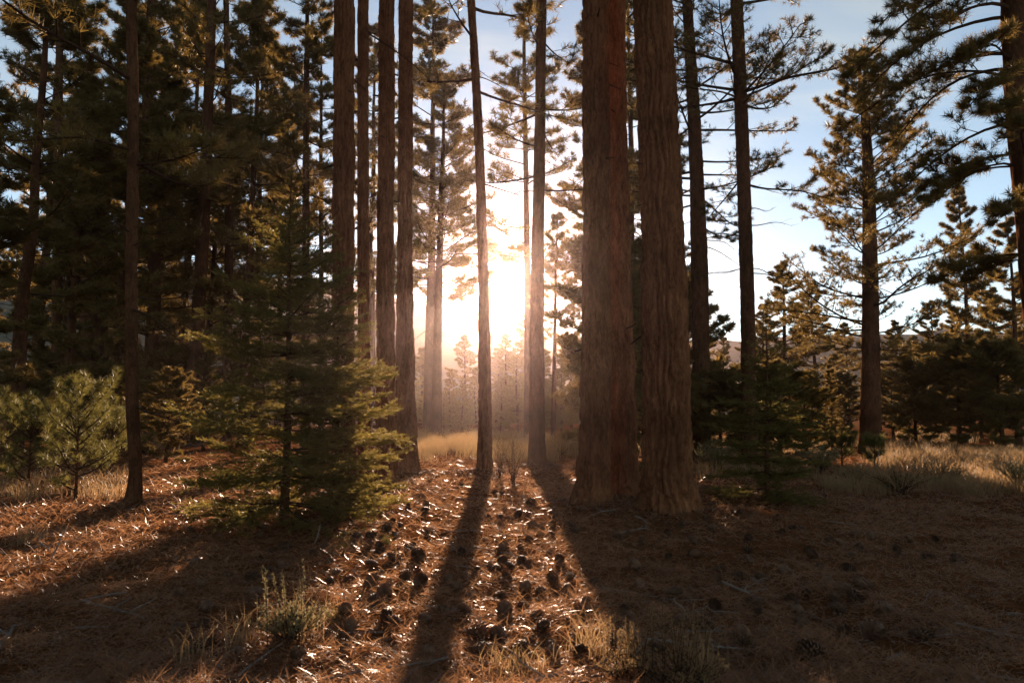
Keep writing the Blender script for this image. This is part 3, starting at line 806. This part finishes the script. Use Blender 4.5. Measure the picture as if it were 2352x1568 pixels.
def shrub_parts(seed, Ht, Wd, stems, leaves, leaf=0.02, lw=0.004, mat=M_SAGE, spikes=0):
    rng = np.random.default_rng(seed)
    g = Geo(); lf = Geo()
    az = rng.uniform(0, 6.28, stems); tilt = rng.uniform(0, 1, stems) ** 0.7
    top_ = np.stack([np.cos(az) * tilt * Wd, np.sin(az) * tilt * Wd, Ht * rng.uniform(0.6, 1.0, stems) * (1 - 0.3 * tilt)], -1)
    s = np.linspace(0, 1, 6)[None, :, None]
    b = rng.normal(0, 0.03, (stems, 1, 3)) * np.array([1, 1, 0])
    P = b + (top_[:, None, :] - b) * s
    P[..., 2] = top_[:, None, 2] * s[..., 0] ** 0.8
    P += rng.normal(0, 0.02 * Ht, P.shape) * s
    P[:, 0, 2] = -0.03
    tubes(g, P, np.full((stems, 1), 0.004 + 0.003 * Ht) * np.linspace(1, 0.35, 6)[None, :], 4)
    T, l = grow_twigs(rng, P, np.full(stems, Ht), 6, 0.3, 0.35, 0.4)
    tubes(g, T, np.full((len(T), 1), 0.0022) * np.linspace(1, 0.5, 5)[None, :], 3)
    sp = [T, np.stack([P[:, k] for k in (1, 2, 3, 4, 5)], 1)]
    for A in sp:
        idx = np.repeat(np.arange(len(A)), leaves)
        q = rng.uniform(0.25, 1, len(idx)) * 4
        i = np.clip(q.astype(int), 0, 3); f = (q - i)[:, None]
        p = A[idx, i] * (1 - f) + A[idx, i + 1] * f
        d = nrm(nrm(A[idx, i + 1] - A[idx, i]) + rng.normal(0, 0.6, p.shape))
        sd_ = nrm(np.cross(d, rng.normal(size=p.shape))) * lw
        ll = leaf * rng.uniform(0.6, 1.3, (len(idx), 1))
        v = np.stack([p, p + d * ll * 0.6 + sd_, p + d * ll, p + d * ll * 0.6 - sd_], 1).reshape(-1, 3)
        lf.add(v, np.arange(len(idx) * 4).reshape(-1, 4))
    if spikes:
        a2 = rng.uniform(0, 6.28, spikes); r2 = rng.uniform(0, 0.9, spikes) * Wd
        bs = np.stack([np.cos(a2) * r2, np.sin(a2) * r2, 0 * r2], -1)
        hh = Ht * rng.uniform(1.2, 1.9, spikes)
        PP = bs[:, None, :] + np.stack([rng.normal(0, 0.05, spikes), rng.normal(0, 0.05, spikes), hh], -1)[:, None, :] * s
        tubes(g, PP, np.full((spikes, 1), 0.003) * np.linspace(1, 0.6, 6)[None, :], 4)
        idx = np.repeat(np.arange(spikes), 60)
        q = rng.uniform(0.55, 1, len(idx))[:, None]
        p = PP[idx, 0] * (1 - q) + PP[idx, 5] * q
        d = nrm(rng.normal(0, 1, p.shape) + np.array([0, 0, 1.0]))
        sd_ = nrm(np.cross(d, rng.normal(size=p.shape))) * 0.003
        v = np.stack([p - sd_, p + sd_, p + d * 0.018], 1).reshape(-1, 3)
        lf.add(v, np.arange(len(idx) * 3).reshape(-1, 3))
    return g.mesh('stems', M_TWIG, True), lf.mesh('leaves', mat)
def put_shrub(parts, px, py, label, group, name='shrub', rot=0, scale=1.0, cat='shrub'):
    p = gp(px, py)
    e = bpy.data.objects.new(name, None); C.objects.link(e)
    e.location = (p[0], p[1], float(ground_h(p[0], p[1]))); e.rotation_euler = (0, 0, rot); e.scale = (scale,) * 3
    tag(e, label, cat, group)
    link('stem_cluster', parts[0], e); link('foliage', parts[1], e)
    return e
SAGE = shrub_parts(401, 0.26, 0.22, 34, 12, 0.02, 0.0035, spikes=8)
SAGE2 = shrub_parts(402, 0.24, 0.26, 26, 10, 0.018, 0.003, M_STRAW, spikes=22)
BUSH = shrub_parts(403, 0.75, 0.6, 40, 12, 0.035, 0.008, M_SAGE)
DRYB = shrub_parts(404, 0.5, 0.55, 40, 8, 0.03, 0.006, M_STRAW)
WISP = shrub_parts(405, 0.95, 0.26, 12, 10, 0.03, 0.003, M_STRAW)
GS = 'low shrubs on the forest floor'
put_shrub(WISP, 1180, 1118, 'thin wispy bush in the aisle, right of the leaning centre pine', GS)
put_shrub(WISP, 1147, 1098, 'feathery pale bush close behind the leaning centre pine', GS, rot=2.0)
put_shrub(SAGE, 665, 1475, 'grey-green sagebrush with dry flower spikes at the left of the foreground', GS, 'sagebrush')
put_shrub(SAGE2, 1560, 1590, 'straw-coloured clump of dry flower spikes at the bottom right of the sunlit litter', GS, 'sagebrush', 1.0)
put_shrub(SAGE2, 1440, 1560, 'smaller dry spiky clump at the bottom edge beside the sunlit litter', GS, 'sagebrush', 2.0, 0.7)
put_shrub(BUSH, 1645, 1085, 'pale bush between the thickest trunk and the tall clear-trunked pine', GS)
put_shrub(BUSH, 1880, 1090, 'grey bush in the shade at the left end of the right meadow', GS, rot=1.2, scale=0.9)
put_shrub(DRYB, 2070, 1135, 'dry twiggy bush on the litter in front of the single meadow pine', GS, rot=0.4)
put_shrub(DRYB, 1960, 1110, 'straw-coloured bush beside the green seedlings at the meadow edge', GS, rot=2.4, scale=0.8)
put_shrub(DRYB, 2160, 1112, 'pale dry bush in the middle of the lit meadow strip', GS, rot=3.0)
put_shrub(BUSH, 2340, 1128, 'green bush at the right edge of the picture', GS, rot=2.0, scale=0.8)
put_shrub(DRYB, 1290, 1045, 'dry bush in half shade right of the glare', GS, rot=4.0, scale=1.2)
put_shrub(DRYB, 1185, 1052, 'dry feathery bush in front of the hazy pines in the aisle', GS, rot=5.0, scale=1.1)
put_shrub(DRYB, 400, 1030, 'dry reddish bush in the clearing behind the thin crooked pine', GS, rot=1.0, scale=1.4)
put_shrub(DRYB, 330, 1050, 'dry bush at the foot of the dark wood left of the clearing', GS, rot=2.0, scale=1.2)
for k, (px, py) in enumerate(((2120, 1070), (2040, 1062), (2210, 1080), (2280, 1090))):
    put_shrub(DRYB, px, py, 'pale low bush on the sunlit crest of the right meadow', GS, rot=k * 1.3, scale=0.8)

def needle_spray(px, py, ang, ln, label):
    p = gp(px, py); z = float(ground_h(p[0], p[1]))
    r_ = np.random.default_rng(int(px))
    q = np.linspace(0, 1, 8)[:, None]
    P = np.array([math.cos(ang), math.sin(ang), 0.12]) * ln * q
    P[:, 2] += 0.02
    gg = Geo(); tubes(gg, P[None], (0.005 * np.linspace(1, 0.6, 8))[None], 6)
    e = bpy.data.objects.new('pine_sprig', None); C.objects.link(e); e.location = (p[0], p[1], z)
    tag(e, label, 'pine sprig', 'fallen sprigs')
    link('twig', gg.mesh('twig', M_TWIG, True), e)
    cg = Geo(); needles(cg, r_, np.repeat(P[3:], 3, 0), np.tile(P[-1:] - P[:1], (15, 1)) + np.array([0, 0, 0.03]), 16, 0.11, 0.0013, 1.1)
    link('needles', cg.mesh('needles', M_SAPNEEDLE), e)
needle_spray(792, 1440, 2.6, 0.14, 'glinting fallen pine sprig on the litter right of the sagebrush')
needle_spray(760, 1268, 0.8, 0.16, 'greenish fallen sprig in front of the small firs')
needle_spray(895, 1265, 2.0, 0.10, 'small green sprig at the left edge of the sunlit litter')

# ------------------------------------------------------------------ dry grass
def blades(g, rng, x, y, ln, w, lean=0.35, heads=False):
    n = len(x)
    z = ground_h(x, y)
    az = rng.uniform(0, 6.28, n); tl = np.abs(rng.normal(0, lean, n))
    d = np.stack([np.cos(az) * tl, np.sin(az) * tl, np.ones(n)], -1)
    B = np.stack([x, y, z - 0.01], -1)
    l = (ln * rng.uniform(0.5, 1.2, n))[:, None]
    sd_ = nrm(np.cross(d, rng.normal(size=(n, 3)))) * w
    m = B + d * l * 0.55
    tip = B + d * l + np.stack([np.cos(az), np.sin(az), -np.ones(n) * 0.4], -1) * l * rng.uniform(0.05, 0.4, (n, 1))
    v = np.stack([B - sd_, B + sd_, m + sd_ * 0.8, m - sd_ * 0.8, tip], 1).reshape(-1, 3)
    i = np.arange(n)[:, None] * 5
    g.add(v, i + np.array([[0, 1, 2, 3]]))
    g.f.append(i + np.array([[3, 2, 4]]) + (g.n - len(v)))
gr = np.random.default_rng(9)
g = Geo()
def patch(px0, px1, py0, py1, n, ln, w, clump=40):
    cx = gr.uniform(px0, px1, clump); cyy = gr.uniform(py0, py1, clump)
    k = gr.integers(0, clump, n)
    px = cx[k] + gr.normal(0, 9, n); py = cyy[k] + gr.normal(0, 2.2, n)
    py = np.maximum(py, 985)
    pts = np.array([gp(a, b) for a, b in zip(px, py)])
    blades(g, gr, pts[:, 0] + gr.normal(0, 0.1, n), pts[:, 1] + gr.normal(0, 0.1, n), ln, w)
patch(955, 1100, 995, 1050, 5000, 0.5, 0.005, 60)
patch(1120, 1330, 1000, 1060, 5000, 0.5, 0.005, 60)
patch(2000, 2380, 1045, 1075, 5000, 0.4, 0.005, 60)
patch(1900, 2380, 1085, 1135, 5000, 0.32, 0.004, 70)
patch(1600, 1900, 1040, 1100, 3000, 0.4, 0.004, 50)
patch(320, 420, 1000, 1040, 2500, 0.5, 0.005, 30)
patch(0, 300, 1090, 1150, 1200, 0.3, 0.003, 30)
patch(1640, 2352, 1000, 1040, 4000, 0.45, 0.006, 80)
tag(link('meadow_grass', g.mesh('meadow_grass', M_STRAW)), 'dry straw-coloured grass of the meadow behind the trunks', 'grass', kind='stuff')

def clump(px, py, n, ln, label, sp=0.06, w=0.0022):
    p = gp(px, py)
    gg = Geo()
    x = gr.normal(0, sp, n); y = gr.normal(0, sp, n)
    blades(gg, gr, p[0] + x, p[1] + y, ln, w, 0.3)
    vv = np.concatenate(gg.v); vv -= np.array([p[0], p[1], 0]); gg.v = [vv]
    o = link('grass_clump', gg.mesh('grass_clump', M_STRAW), loc=(p[0], p[1], 0))
    tag(o, label, 'grass', 'dry grass clumps in the foreground')
clump(560, 1480, 40, 0.25, 'sparse dry grass clump left of the sagebrush')
clump(1360, 1500, 70, 0.28, 'reddish dry grass clump at the bottom of the sunlit litter')
clump(1180, 1540, 120, 0.18, 'thick dry grass clump at the bottom centre', 0.09)
clump(1620, 1540, 50, 0.25, 'thin grass clump in shade at the bottom right')
clump(430, 1520, 30, 0.22, 'few dry grass stems in the dark bottom left corner')
clump(980, 1060, 80, 0.35, 'sunlit grass clump beside the right trunk of the close pair', 0.15)
clump(60, 1250, 40, 0.3, 'dry grass stems in the litter near the left edge')
clump(700, 1470, 60, 0.3, 'upright dry stalks growing through the sagebrush')

# ------------------------------------------------------------------ litter
lr = np.random.default_rng(77)
def scatter(n, y0, y1, half):
    """denser towards the viewer."""
    u = lr.uniform(0, 1, n)
    y = 1 / (1 / y1 + u * (1 / y0 - 1 / y1))
    x = lr.uniform(-1, 1, n) * half * y
    return x, y
g = Geo()
n = 245000
x, y = scatter(n, 3.0, 22.0, 0.78)
x = x + lr.normal(0, 0.03, n)
dens = fbm(x * 2.3, y * 2.3, 2.0, 2)
kp = dens + lr.uniform(-0.25, 0.25, n) > 0.42
x, y = x[kp], y[kp]; n = len(x)
az = lr.uniform(0, 6.28, n); tilt = lr.normal(0.0, 0.42, n)
l = lr.uniform(0.05, 0.17, n) * np.clip(y / 8, 0.8, 1.6); wv = lr.uniform(0.0012, 0.0024, n) * np.clip(y / 6.0, 0.9, 2.4)
d = np.stack([np.cos(az), np.sin(az), tilt], -1)
Bc = np.stack([x, y, ground_h(x, y) + 0.006 + np.abs(lr.normal(0, 0.009, n)) + np.abs(tilt) * l * 0.4], -1)
roll = lr.uniform(-1.2, 1.2, n)
sdv = np.stack([-np.sin(az) * np.cos(roll), np.cos(az) * np.cos(roll), np.sin(roll)], -1) * wv[:, None]
bend = np.stack([-np.sin(az), np.cos(az), 0 * az], -1) * (lr.normal(0, 0.12, n) * l)[:, None]
a_, b_, m_ = Bc - d * l[:, None] / 2, Bc + d * l[:, None] / 2, Bc + bend + np.array([0, 0, 0.004])
v = np.stack([a_, m_ - sdv, m_ + sdv, b_], 1).reshape(-1, 3)
i = np.arange(n)[:, None] * 4
g.add(v, i + np.array([[0, 1, 2]])); g.f.append(i + np.array([[1, 3, 2]]))
tag(link('needle_litter', g.mesh('needle_litter', M_LITTER)), 'fallen brown pine needles carpeting the forest floor', 'litter', kind='stuff')

def flakes(name, n, xf, size, mat, label, thick=0.3):
    g = Geo()
    x, y = xf(n); n = len(x)
    az = lr.uniform(0, 6.28, n)
    l = size * lr.uniform(0.5, 1.4, n) * np.clip(y / 7, 0.8, 1.6)
    t = np.stack([np.cos(az), np.sin(az), lr.normal(0, thick, n)], -1)
    s_ = np.stack([-np.sin(az), np.cos(az), lr.normal(0, thick, n)], -1)
    c = np.stack([x, y, ground_h(x, y) + 0.012 + l * 0.15], -1)
    L_ = l[:, None]
    curl = np.array([0, 0, 1.0]) * L_ * lr.uniform(0, 0.5, (n, 1))
    v = np.stack([c - t * L_ * 0.5, c + s_ * L_ * 0.28 + curl * 0.5, c + t * L_ * 0.5 + curl * 0.4, c - s_ * L_ * 0.28 + curl * 0.5], 1).reshape(-1, 3)
    i = np.arange(n)[:, None] * 4
    g.add(v, i + np.array([[0, 1, 2]])); g.f.append(i + np.array([[0, 2, 3]]))
    return tag(link(name, g.mesh(name, mat)), label, 'litter', kind='stuff')
def flake_xy(n):
    x, y = scatter(n, 3.0, 18, 0.72)
    k = lr.integers(0, len(MOUNDS), n // 3)
    M_ = np.array(MOUNDS)
    return np.concatenate([x, M_[k, 0] + lr.normal(0, 0.45, len(k))]), np.concatenate([y, M_[k, 1] + lr.normal(0, 0.45, len(k))])
flakes('bark_flakes', 21000, flake_xy, 0.034, M_CONE, 'small bark flakes and chips strewn over the forest floor')
def leftx(n):
    px = lr.uniform(-60, 620, n); py = 1150 + 200 * lr.uniform(0, 1, n) ** 1.3 - (px - 300) * 0.1 
    p = np.array([gp(a, b) for a, b in zip(px, py)])
    k = fbm(p[:, 0] * 1.5, p[:, 1] * 1.5, 9.0, 2) > 0.45
    return p[k, 0], p[k, 1]
flakes('dry_leaves', 4500, leftx, 0.045, M_DRYLEAF, 'curled orange-brown dry leaves littering the ground at the left', 0.6)

# ------------------------------------------------------------------ pine cones
def cone_mesh(seed, open_=0.8):
    rng = np.random.default_rng(seed)
    g = Geo()
    S, N = 8, 7
    tt = np.linspace(0, 1, N)
    r = 0.026 * np.sin(math.pi * (0.06 + 0.9 * tt)) ** 0.7
    th = np.arange(S) * 2 * math.pi / S
    V = np.stack([r[:, None] * np.cos(th), r[:, None] * np.sin(th), np.broadcast_to((tt * 0.11 - 0.055)[:, None], (N, S))], -1)
    j = np.arange(S); k = (j + 1) % S; i = np.arange(N - 1)[:, None] * S
    g.add(V.reshape(-1, 3), np.stack([i + j, i + k, i + S + k, i + S + j], -1).reshape(-1, 4))
    m = 84
    t = (np.arange(m) + 0.5) / m
    a = np.arange(m) * 2.39996 + rng.normal(0, 0.05, m)
    R1 = 0.022 * np.sin(math.pi * (0.06 + 0.9 * t)) ** 0.7
    ext = (0.018 + 0.022 * np.sin(math.pi * np.clip(t * 0.95 + 0.03, 0, 1)) ** 0.8) * open_ * rng.uniform(0.85, 1.15, m)
    z = t * 0.11 - 0.055
    out = np.stack([np.cos(a), np.sin(a), 0 * a], -1); sd_ = np.stack([-np.sin(a), np.cos(a), 0 * a], -1)
    up = np.array([0, 0, 1.0])
    wd_ = 0.011 * (0.6 + 0.5 * np.sin(math.pi * t))
    b0 = out * R1[:, None] + up * z[:, None]
    e1 = out * (R1 + ext)[:, None] + up * (z + ext * (0.15 + 0.7 * t))[:, None]
    e2 = e1 + out * 0.002 + up * 0.007
    w_ = wd_[:, None]
    v = np.stack([b0 - sd_ * w_ * 0.5, b0 + sd_ * w_ * 0.5, e1 + sd_ * w_, e1 - sd_ * w_, e2 + sd_ * w_ * 0.5, e2 - sd_ * w_ * 0.5], 1).reshape(-1, 3)
    q = np.arange(m)[:, None] * 6
    g.add(v, q + np.array([[0, 1, 2, 3]])); g.f.append(q + np.array([[3, 2, 4, 5]]) + (g.n - len(v)))
    return g.mesh('pine_cone', M_CONE)
CONES = [cone_mesh(1, 0.75), cone_mesh(2, 0.95), cone_mesh(3, 0.6)]
zc = 900 / 2352 * W / 2500
A1 = [(1215, 405), (1275, 415), (1165, 438), (1045, 440), (1140, 378), (1020, 378), (1445, 415), (1300, 490), (1110, 490), (1355, 520), (1540, 470), (1430, 490), (1000, 555), (1235, 610), (1115, 615), (1285, 570), (625, 385), (515, 350), (430, 555), (460, 500), (530, 495), (355, 490), (270, 560), (190, 550), (185, 610), (420, 700), (570, 690), (530, 640), (340, 785), (530, 790), (280, 740), (150, 840), (270, 860), (355, 920), (450, 920), (230, 1000), (1020, 740), (1110, 720), (1075, 780), (1240, 690), (1160, 750), (950, 790), (1260, 880), (1350, 900), (1530, 885), (1550, 825), (1440, 830), (1250, 985), (990, 1270), (940, 1180), (1100, 1180), (1430, 1240), (1610, 1300), (1380, 1130), (1490, 1110), (590, 290), (650, 200), (1110, 270), (1245, 290), (1305, 345), (880, 1040), (1650, 1020), (1540, 1110)]
A2 = [(1270, 545), (1375, 560), (1300, 630), (990, 660), (1100, 865), (1330, 870), (970, 920), (1270, 945), (1160, 1020), (840, 775), (1240, 760), (400, 770), (170, 1110), (350, 1260), (680, 1170), (560, 1210), (1110, 1100), (1450, 1040), (380, 1000), (1390, 1130), (320, 1140), (1360, 1190), (1690, 1200), (1000, 1300), (60, 1180), (590, 570), (1180, 600), (1550, 655), (1730, 680), (1920, 690), (1790, 565), (1620, 570), (870, 505)]
spots = [(800 * W / 2500 + a * zc, 1100 * W / 2500 + b * zc, 1.0) for a, b in A1] + [(1600 * W / 2500 + a * zc, 1100 * W / 2500 + b * zc, 1.0) for a, b in A2]
xr, yr = scatter(240, 4.2, 15, 0.45)
cr_ = np.random.default_rng(31)
taken = []
def put_cone(x, y, s):
    for (a, b) in taken:
        if (a - x) ** 2 + (b - y) ** 2 < 0.017:
            return
    taken.append((x, y))
    s *= cr_.uniform(0.6, 1.05)
    z = float(ground_h(x, y))
    o = link('pine_cone', CONES[int(cr_.integers(0, 3))], loc=(x, y, z + 0.018 + cr_.uniform(0.014, 0.036) * s), rot=(math.pi / 2 + cr_.normal(0, 0.45), cr_.uniform(0, 6.28), cr_.uniform(0, 6.28)), scale=(s * cr_.uniform(0.85, 1.1), s * cr_.uniform(0.85, 1.1), s * cr_.uniform(0.85, 1.35)))
    px = W / 2 + x / y * F
    if y > 9.5:
        lab = 'small distant pine cone on the litter around the feet of the trunks'
    elif px < 620:
        lab = 'pine cone lying in the dry leafy litter at the left'
    elif px < 960:
        lab = 'dark pine cone in the left lane of sunlit litter beside the central shadow'
    elif px < 1360:
        lab = 'dark backlit pine cone in the sunlit lane between central shadow and thick trunks'
    elif y < 5.2:
        lab = 'brown pine cone in the near shade at the bottom right'
    else:
        lab = 'brown pine cone on the shaded ground in front of the right-hand trunks'
    tag(o, lab, 'pine cone', 'pine cones strewn over the litter')
for (px, py, s) in spots:
    p = gp(px, py + 6)
    put_cone(p[0], p[1], 1.0)
for x, y in zip(xr, yr):
    put_cone(float(x), float(y), 0.85)

# ------------------------------------------------------------------ sticks and the fallen log
def stick(p0, p1, r, seed, label, mat=M_DEAD, name='fallen_stick', forks=2, lift=(0.02, 0.02), cat='stick'):
    rng = np.random.default_rng(seed)
    a = np.array([p0[0], p0[1], float(ground_h(p0[0], p0[1])) + lift[0]]); b = np.array([p1[0], p1[1], float(ground_h(p1[0], p1[1])) + lift[1]])
    s = np.linspace(0, 1, 10)[:, None]
    P = a + (b - a) * s + np.column_stack([np.cumsum(rng.normal(0, 0.012, (10, 2)), 0), np.abs(np.cumsum(rng.normal(0, 0.006, 10))) * (1 - np.abs(2 * s[:, 0] - 1))]) * np.linalg.norm(b - a)
    P -= a
    g = Geo()
    tubes(g, P[None], (r * np.linspace(1, 0.45, 10))[None], 7)
    if forks:
        Tw, _ = grow_twigs(rng, P[None], np.array([np.linalg.norm(b - a)]), forks, 0.3, 0.4, 0.25)
        tubes(g, Tw, np.full((forks, 1), r * 0.5) * np.linspace(1, 0.4, 5)[None], 5)
    o = link(name, g.mesh(name, mat, True), loc=a)
    tag(o, label, cat, 'fallen sticks on the litter')
S_ = [((1178, 1222), (1285, 1228), 0.012, 'straight fallen stick lying across the sunlit lane among the cones'),
      ((1090, 1255), (1240, 1300), 0.008, 'thin twig slanting through the middle of the sunlit litter'),
      ((95, 1230), (135, 1275), 0.012, 'pale crooked stick upright in the dry leaves near the left edge'),
      ((0, 1500), (30, 1440), 0.014, 'pale bent stick at the far left bottom edge'),
      ((190, 1390), (330, 1430), 0.010, 'long thin stick in the dark left foreground'),
      ((1340, 1545), (1470, 1470), 0.008, 'thin pale stem slanting at the bottom of the sunlit litter'),
      ((1660, 1345), (1745, 1380), 0.012, 'pale curved stick on the shaded ground right of the big trunks'),
      ((1725, 1330), (1760, 1352), 0.010, 'short pale stick beside the curved one on the shaded ground'),
      ((1420, 1230), (1480, 1215), 0.010, 'short stick at the foot of the thickest trunk'),
      ((480, 1560), (590, 1440), 0.006, 'thin leaning stem left of the sagebrush'),
      ((540, 1560), (690, 1450), 0.006, 'second thin leaning stem close to the sagebrush'),
      ((1040, 1400), (1120, 1440), 0.008, 'short broken stick at the edge of the central shadow'),
      ((905, 1105), (960, 1112), 0.012, 'short stick in front of the close pair of trunks')]
for k, (a, b, r, lab) in enumerate(S_):
    stick(gp(*a), gp(*b), r, 500 + k, lab, forks=2 if r > 0.009 else 1)
for k in range(55):
    x, y = scatter(1, 3.6, 12, 0.65)
    aa = lr.uniform(0, 6.28); ll = lr.uniform(0.12, 0.75)
    stick((x[0], y[0]), (x[0] + math.cos(aa) * ll, y[0] + math.sin(aa) * ll), lr.uniform(0.004, 0.011), 600 + k, 'thin dead twig dropped on the needle litter', forks=1, name='fallen_twig')
p = gp(2018, 1085)
def upright(px, py, h, lean, r, seed, label):
    p = gp(px, py); stick((p[0], p[1]), (p[0] + lean, p[1]), r, seed, label, forks=0, lift=(-0.02, h), name='upright_stake', cat='stake')
upright(2012, 1085, 0.5, 0.09, 0.014, 700, 'pale sunlit stake leaning right in the meadow grass')
upright(2040, 1092, 0.4, -0.03, 0.010, 701, 'thin brown stake beside the pale one in the meadow grass')
upright(722, 1242, 0.22, 0.06, 0.010, 702, 'pale splinter of wood upright at the foot of the small firs')
upright(1110, 1190, 0.14, 0.02, 0.008, 703, 'tiny pale upright stub at the edge of the central shadow')
upright(105, 1300, 0.35, 0.18, 0.009, 704, 'pale dead stem leaning in the litter near the left edge')
a, b = gp(362, 1036), gp(470, 1030)
stick(a, b, 0.14, 710, 'grey fallen log lying in the clearing behind the thin crooked pine', name='fallen_log', forks=0, lift=(0.1, 0.1), cat='log')

# ------------------------------------------------------------------ unseen wood behind the viewer, added to cut the sky light
br_ = np.random.default_rng(91)
g = Geo()
for k in range(16):
    a = math.radians(-100 - 160 * (k + br_.uniform(-0.3, 0.3)) / 15 + 20)
    d = br_.uniform(9, 20)
    bx, by, ht = math.cos(a) * d * 1.2, math.sin(a) * d - 2, br_.uniform(15, 22)
    if by > -3.5: by = -3.5 - br_.uniform(0, 4)
    zz = np.linspace(-0.1, ht, 12)
    tubes(g, np.stack([bx + 0 * zz, by + 0 * zz, zz], -1)[None], (0.28 * (1 - zz / ht * 0.9))[None], 9)
    t = br_.uniform(0, 1, 520); r = 3.1 * (1 - t) ** 0.6 * np.sqrt(br_.uniform(0.02, 1, 520)); q = br_.uniform(0, 6.28, 520)
    P_ = np.stack([bx + r * np.cos(q), by + r * np.sin(q), 2.5 + (ht - 2.5) * t], -1)
    needles(g, br_, P_, np.stack([np.cos(q), np.sin(q), 0.4 + 0 * q], -1), 9, 0.6, 0.055, 1.3)
tag(link('sky_blocking_wood', g.mesh('sky_blocking_wood', M_NEEDLE)), 'unseen pine wood added behind the viewer to block sky light', 'wood', kind='stuff')

# ------------------------------------------------------------------ haze
hb = Geo()
x0, x1, y0, y1, z0, z1 = -440, 440, -60, 350, -8, 53
hb.add([(x0, y0, z0), (x1, y0, z0), (x1, y1, z0), (x0, y1, z0), (x0, y0, z1), (x1, y0, z1), (x1, y1, z1), (x0, y1, z1)],
       [(0, 3, 2, 1), (4, 5, 6, 7), (0, 1, 5, 4), (1, 2, 6, 5), (2, 3, 7, 6), (3, 0, 4, 7)])
hm = bpy.data.materials.new('haze')
hm.use_nodes = True
hn = hm.node_tree.nodes
hn.clear()
pv = hn.new('ShaderNodeVolumePrincipled')
pv.inputs['Color'].default_value = (1.0, 0.74, 0.68, 1)
pv.inputs['Density'].default_value = HAZE_DENSITY
pv.inputs['Density Attribute'].default_value = ''
pv.inputs['Anisotropy'].default_value = HAZE_G
ho = hn.new('ShaderNodeOutputMaterial')
hm.node_tree.links.new(pv.outputs['Volume'], ho.inputs['Volume'])
tag(link('haze', hb.mesh('haze', hm)), 'warm haze filling the forest air', 'haze', kind='stuff')
print('tris', sum(len(m.loops) - 2 * len(m.polygons) for m in bpy.data.meshes), 'objs', len(bpy.data.objects), 'time', round(time.time() - T0, 1))
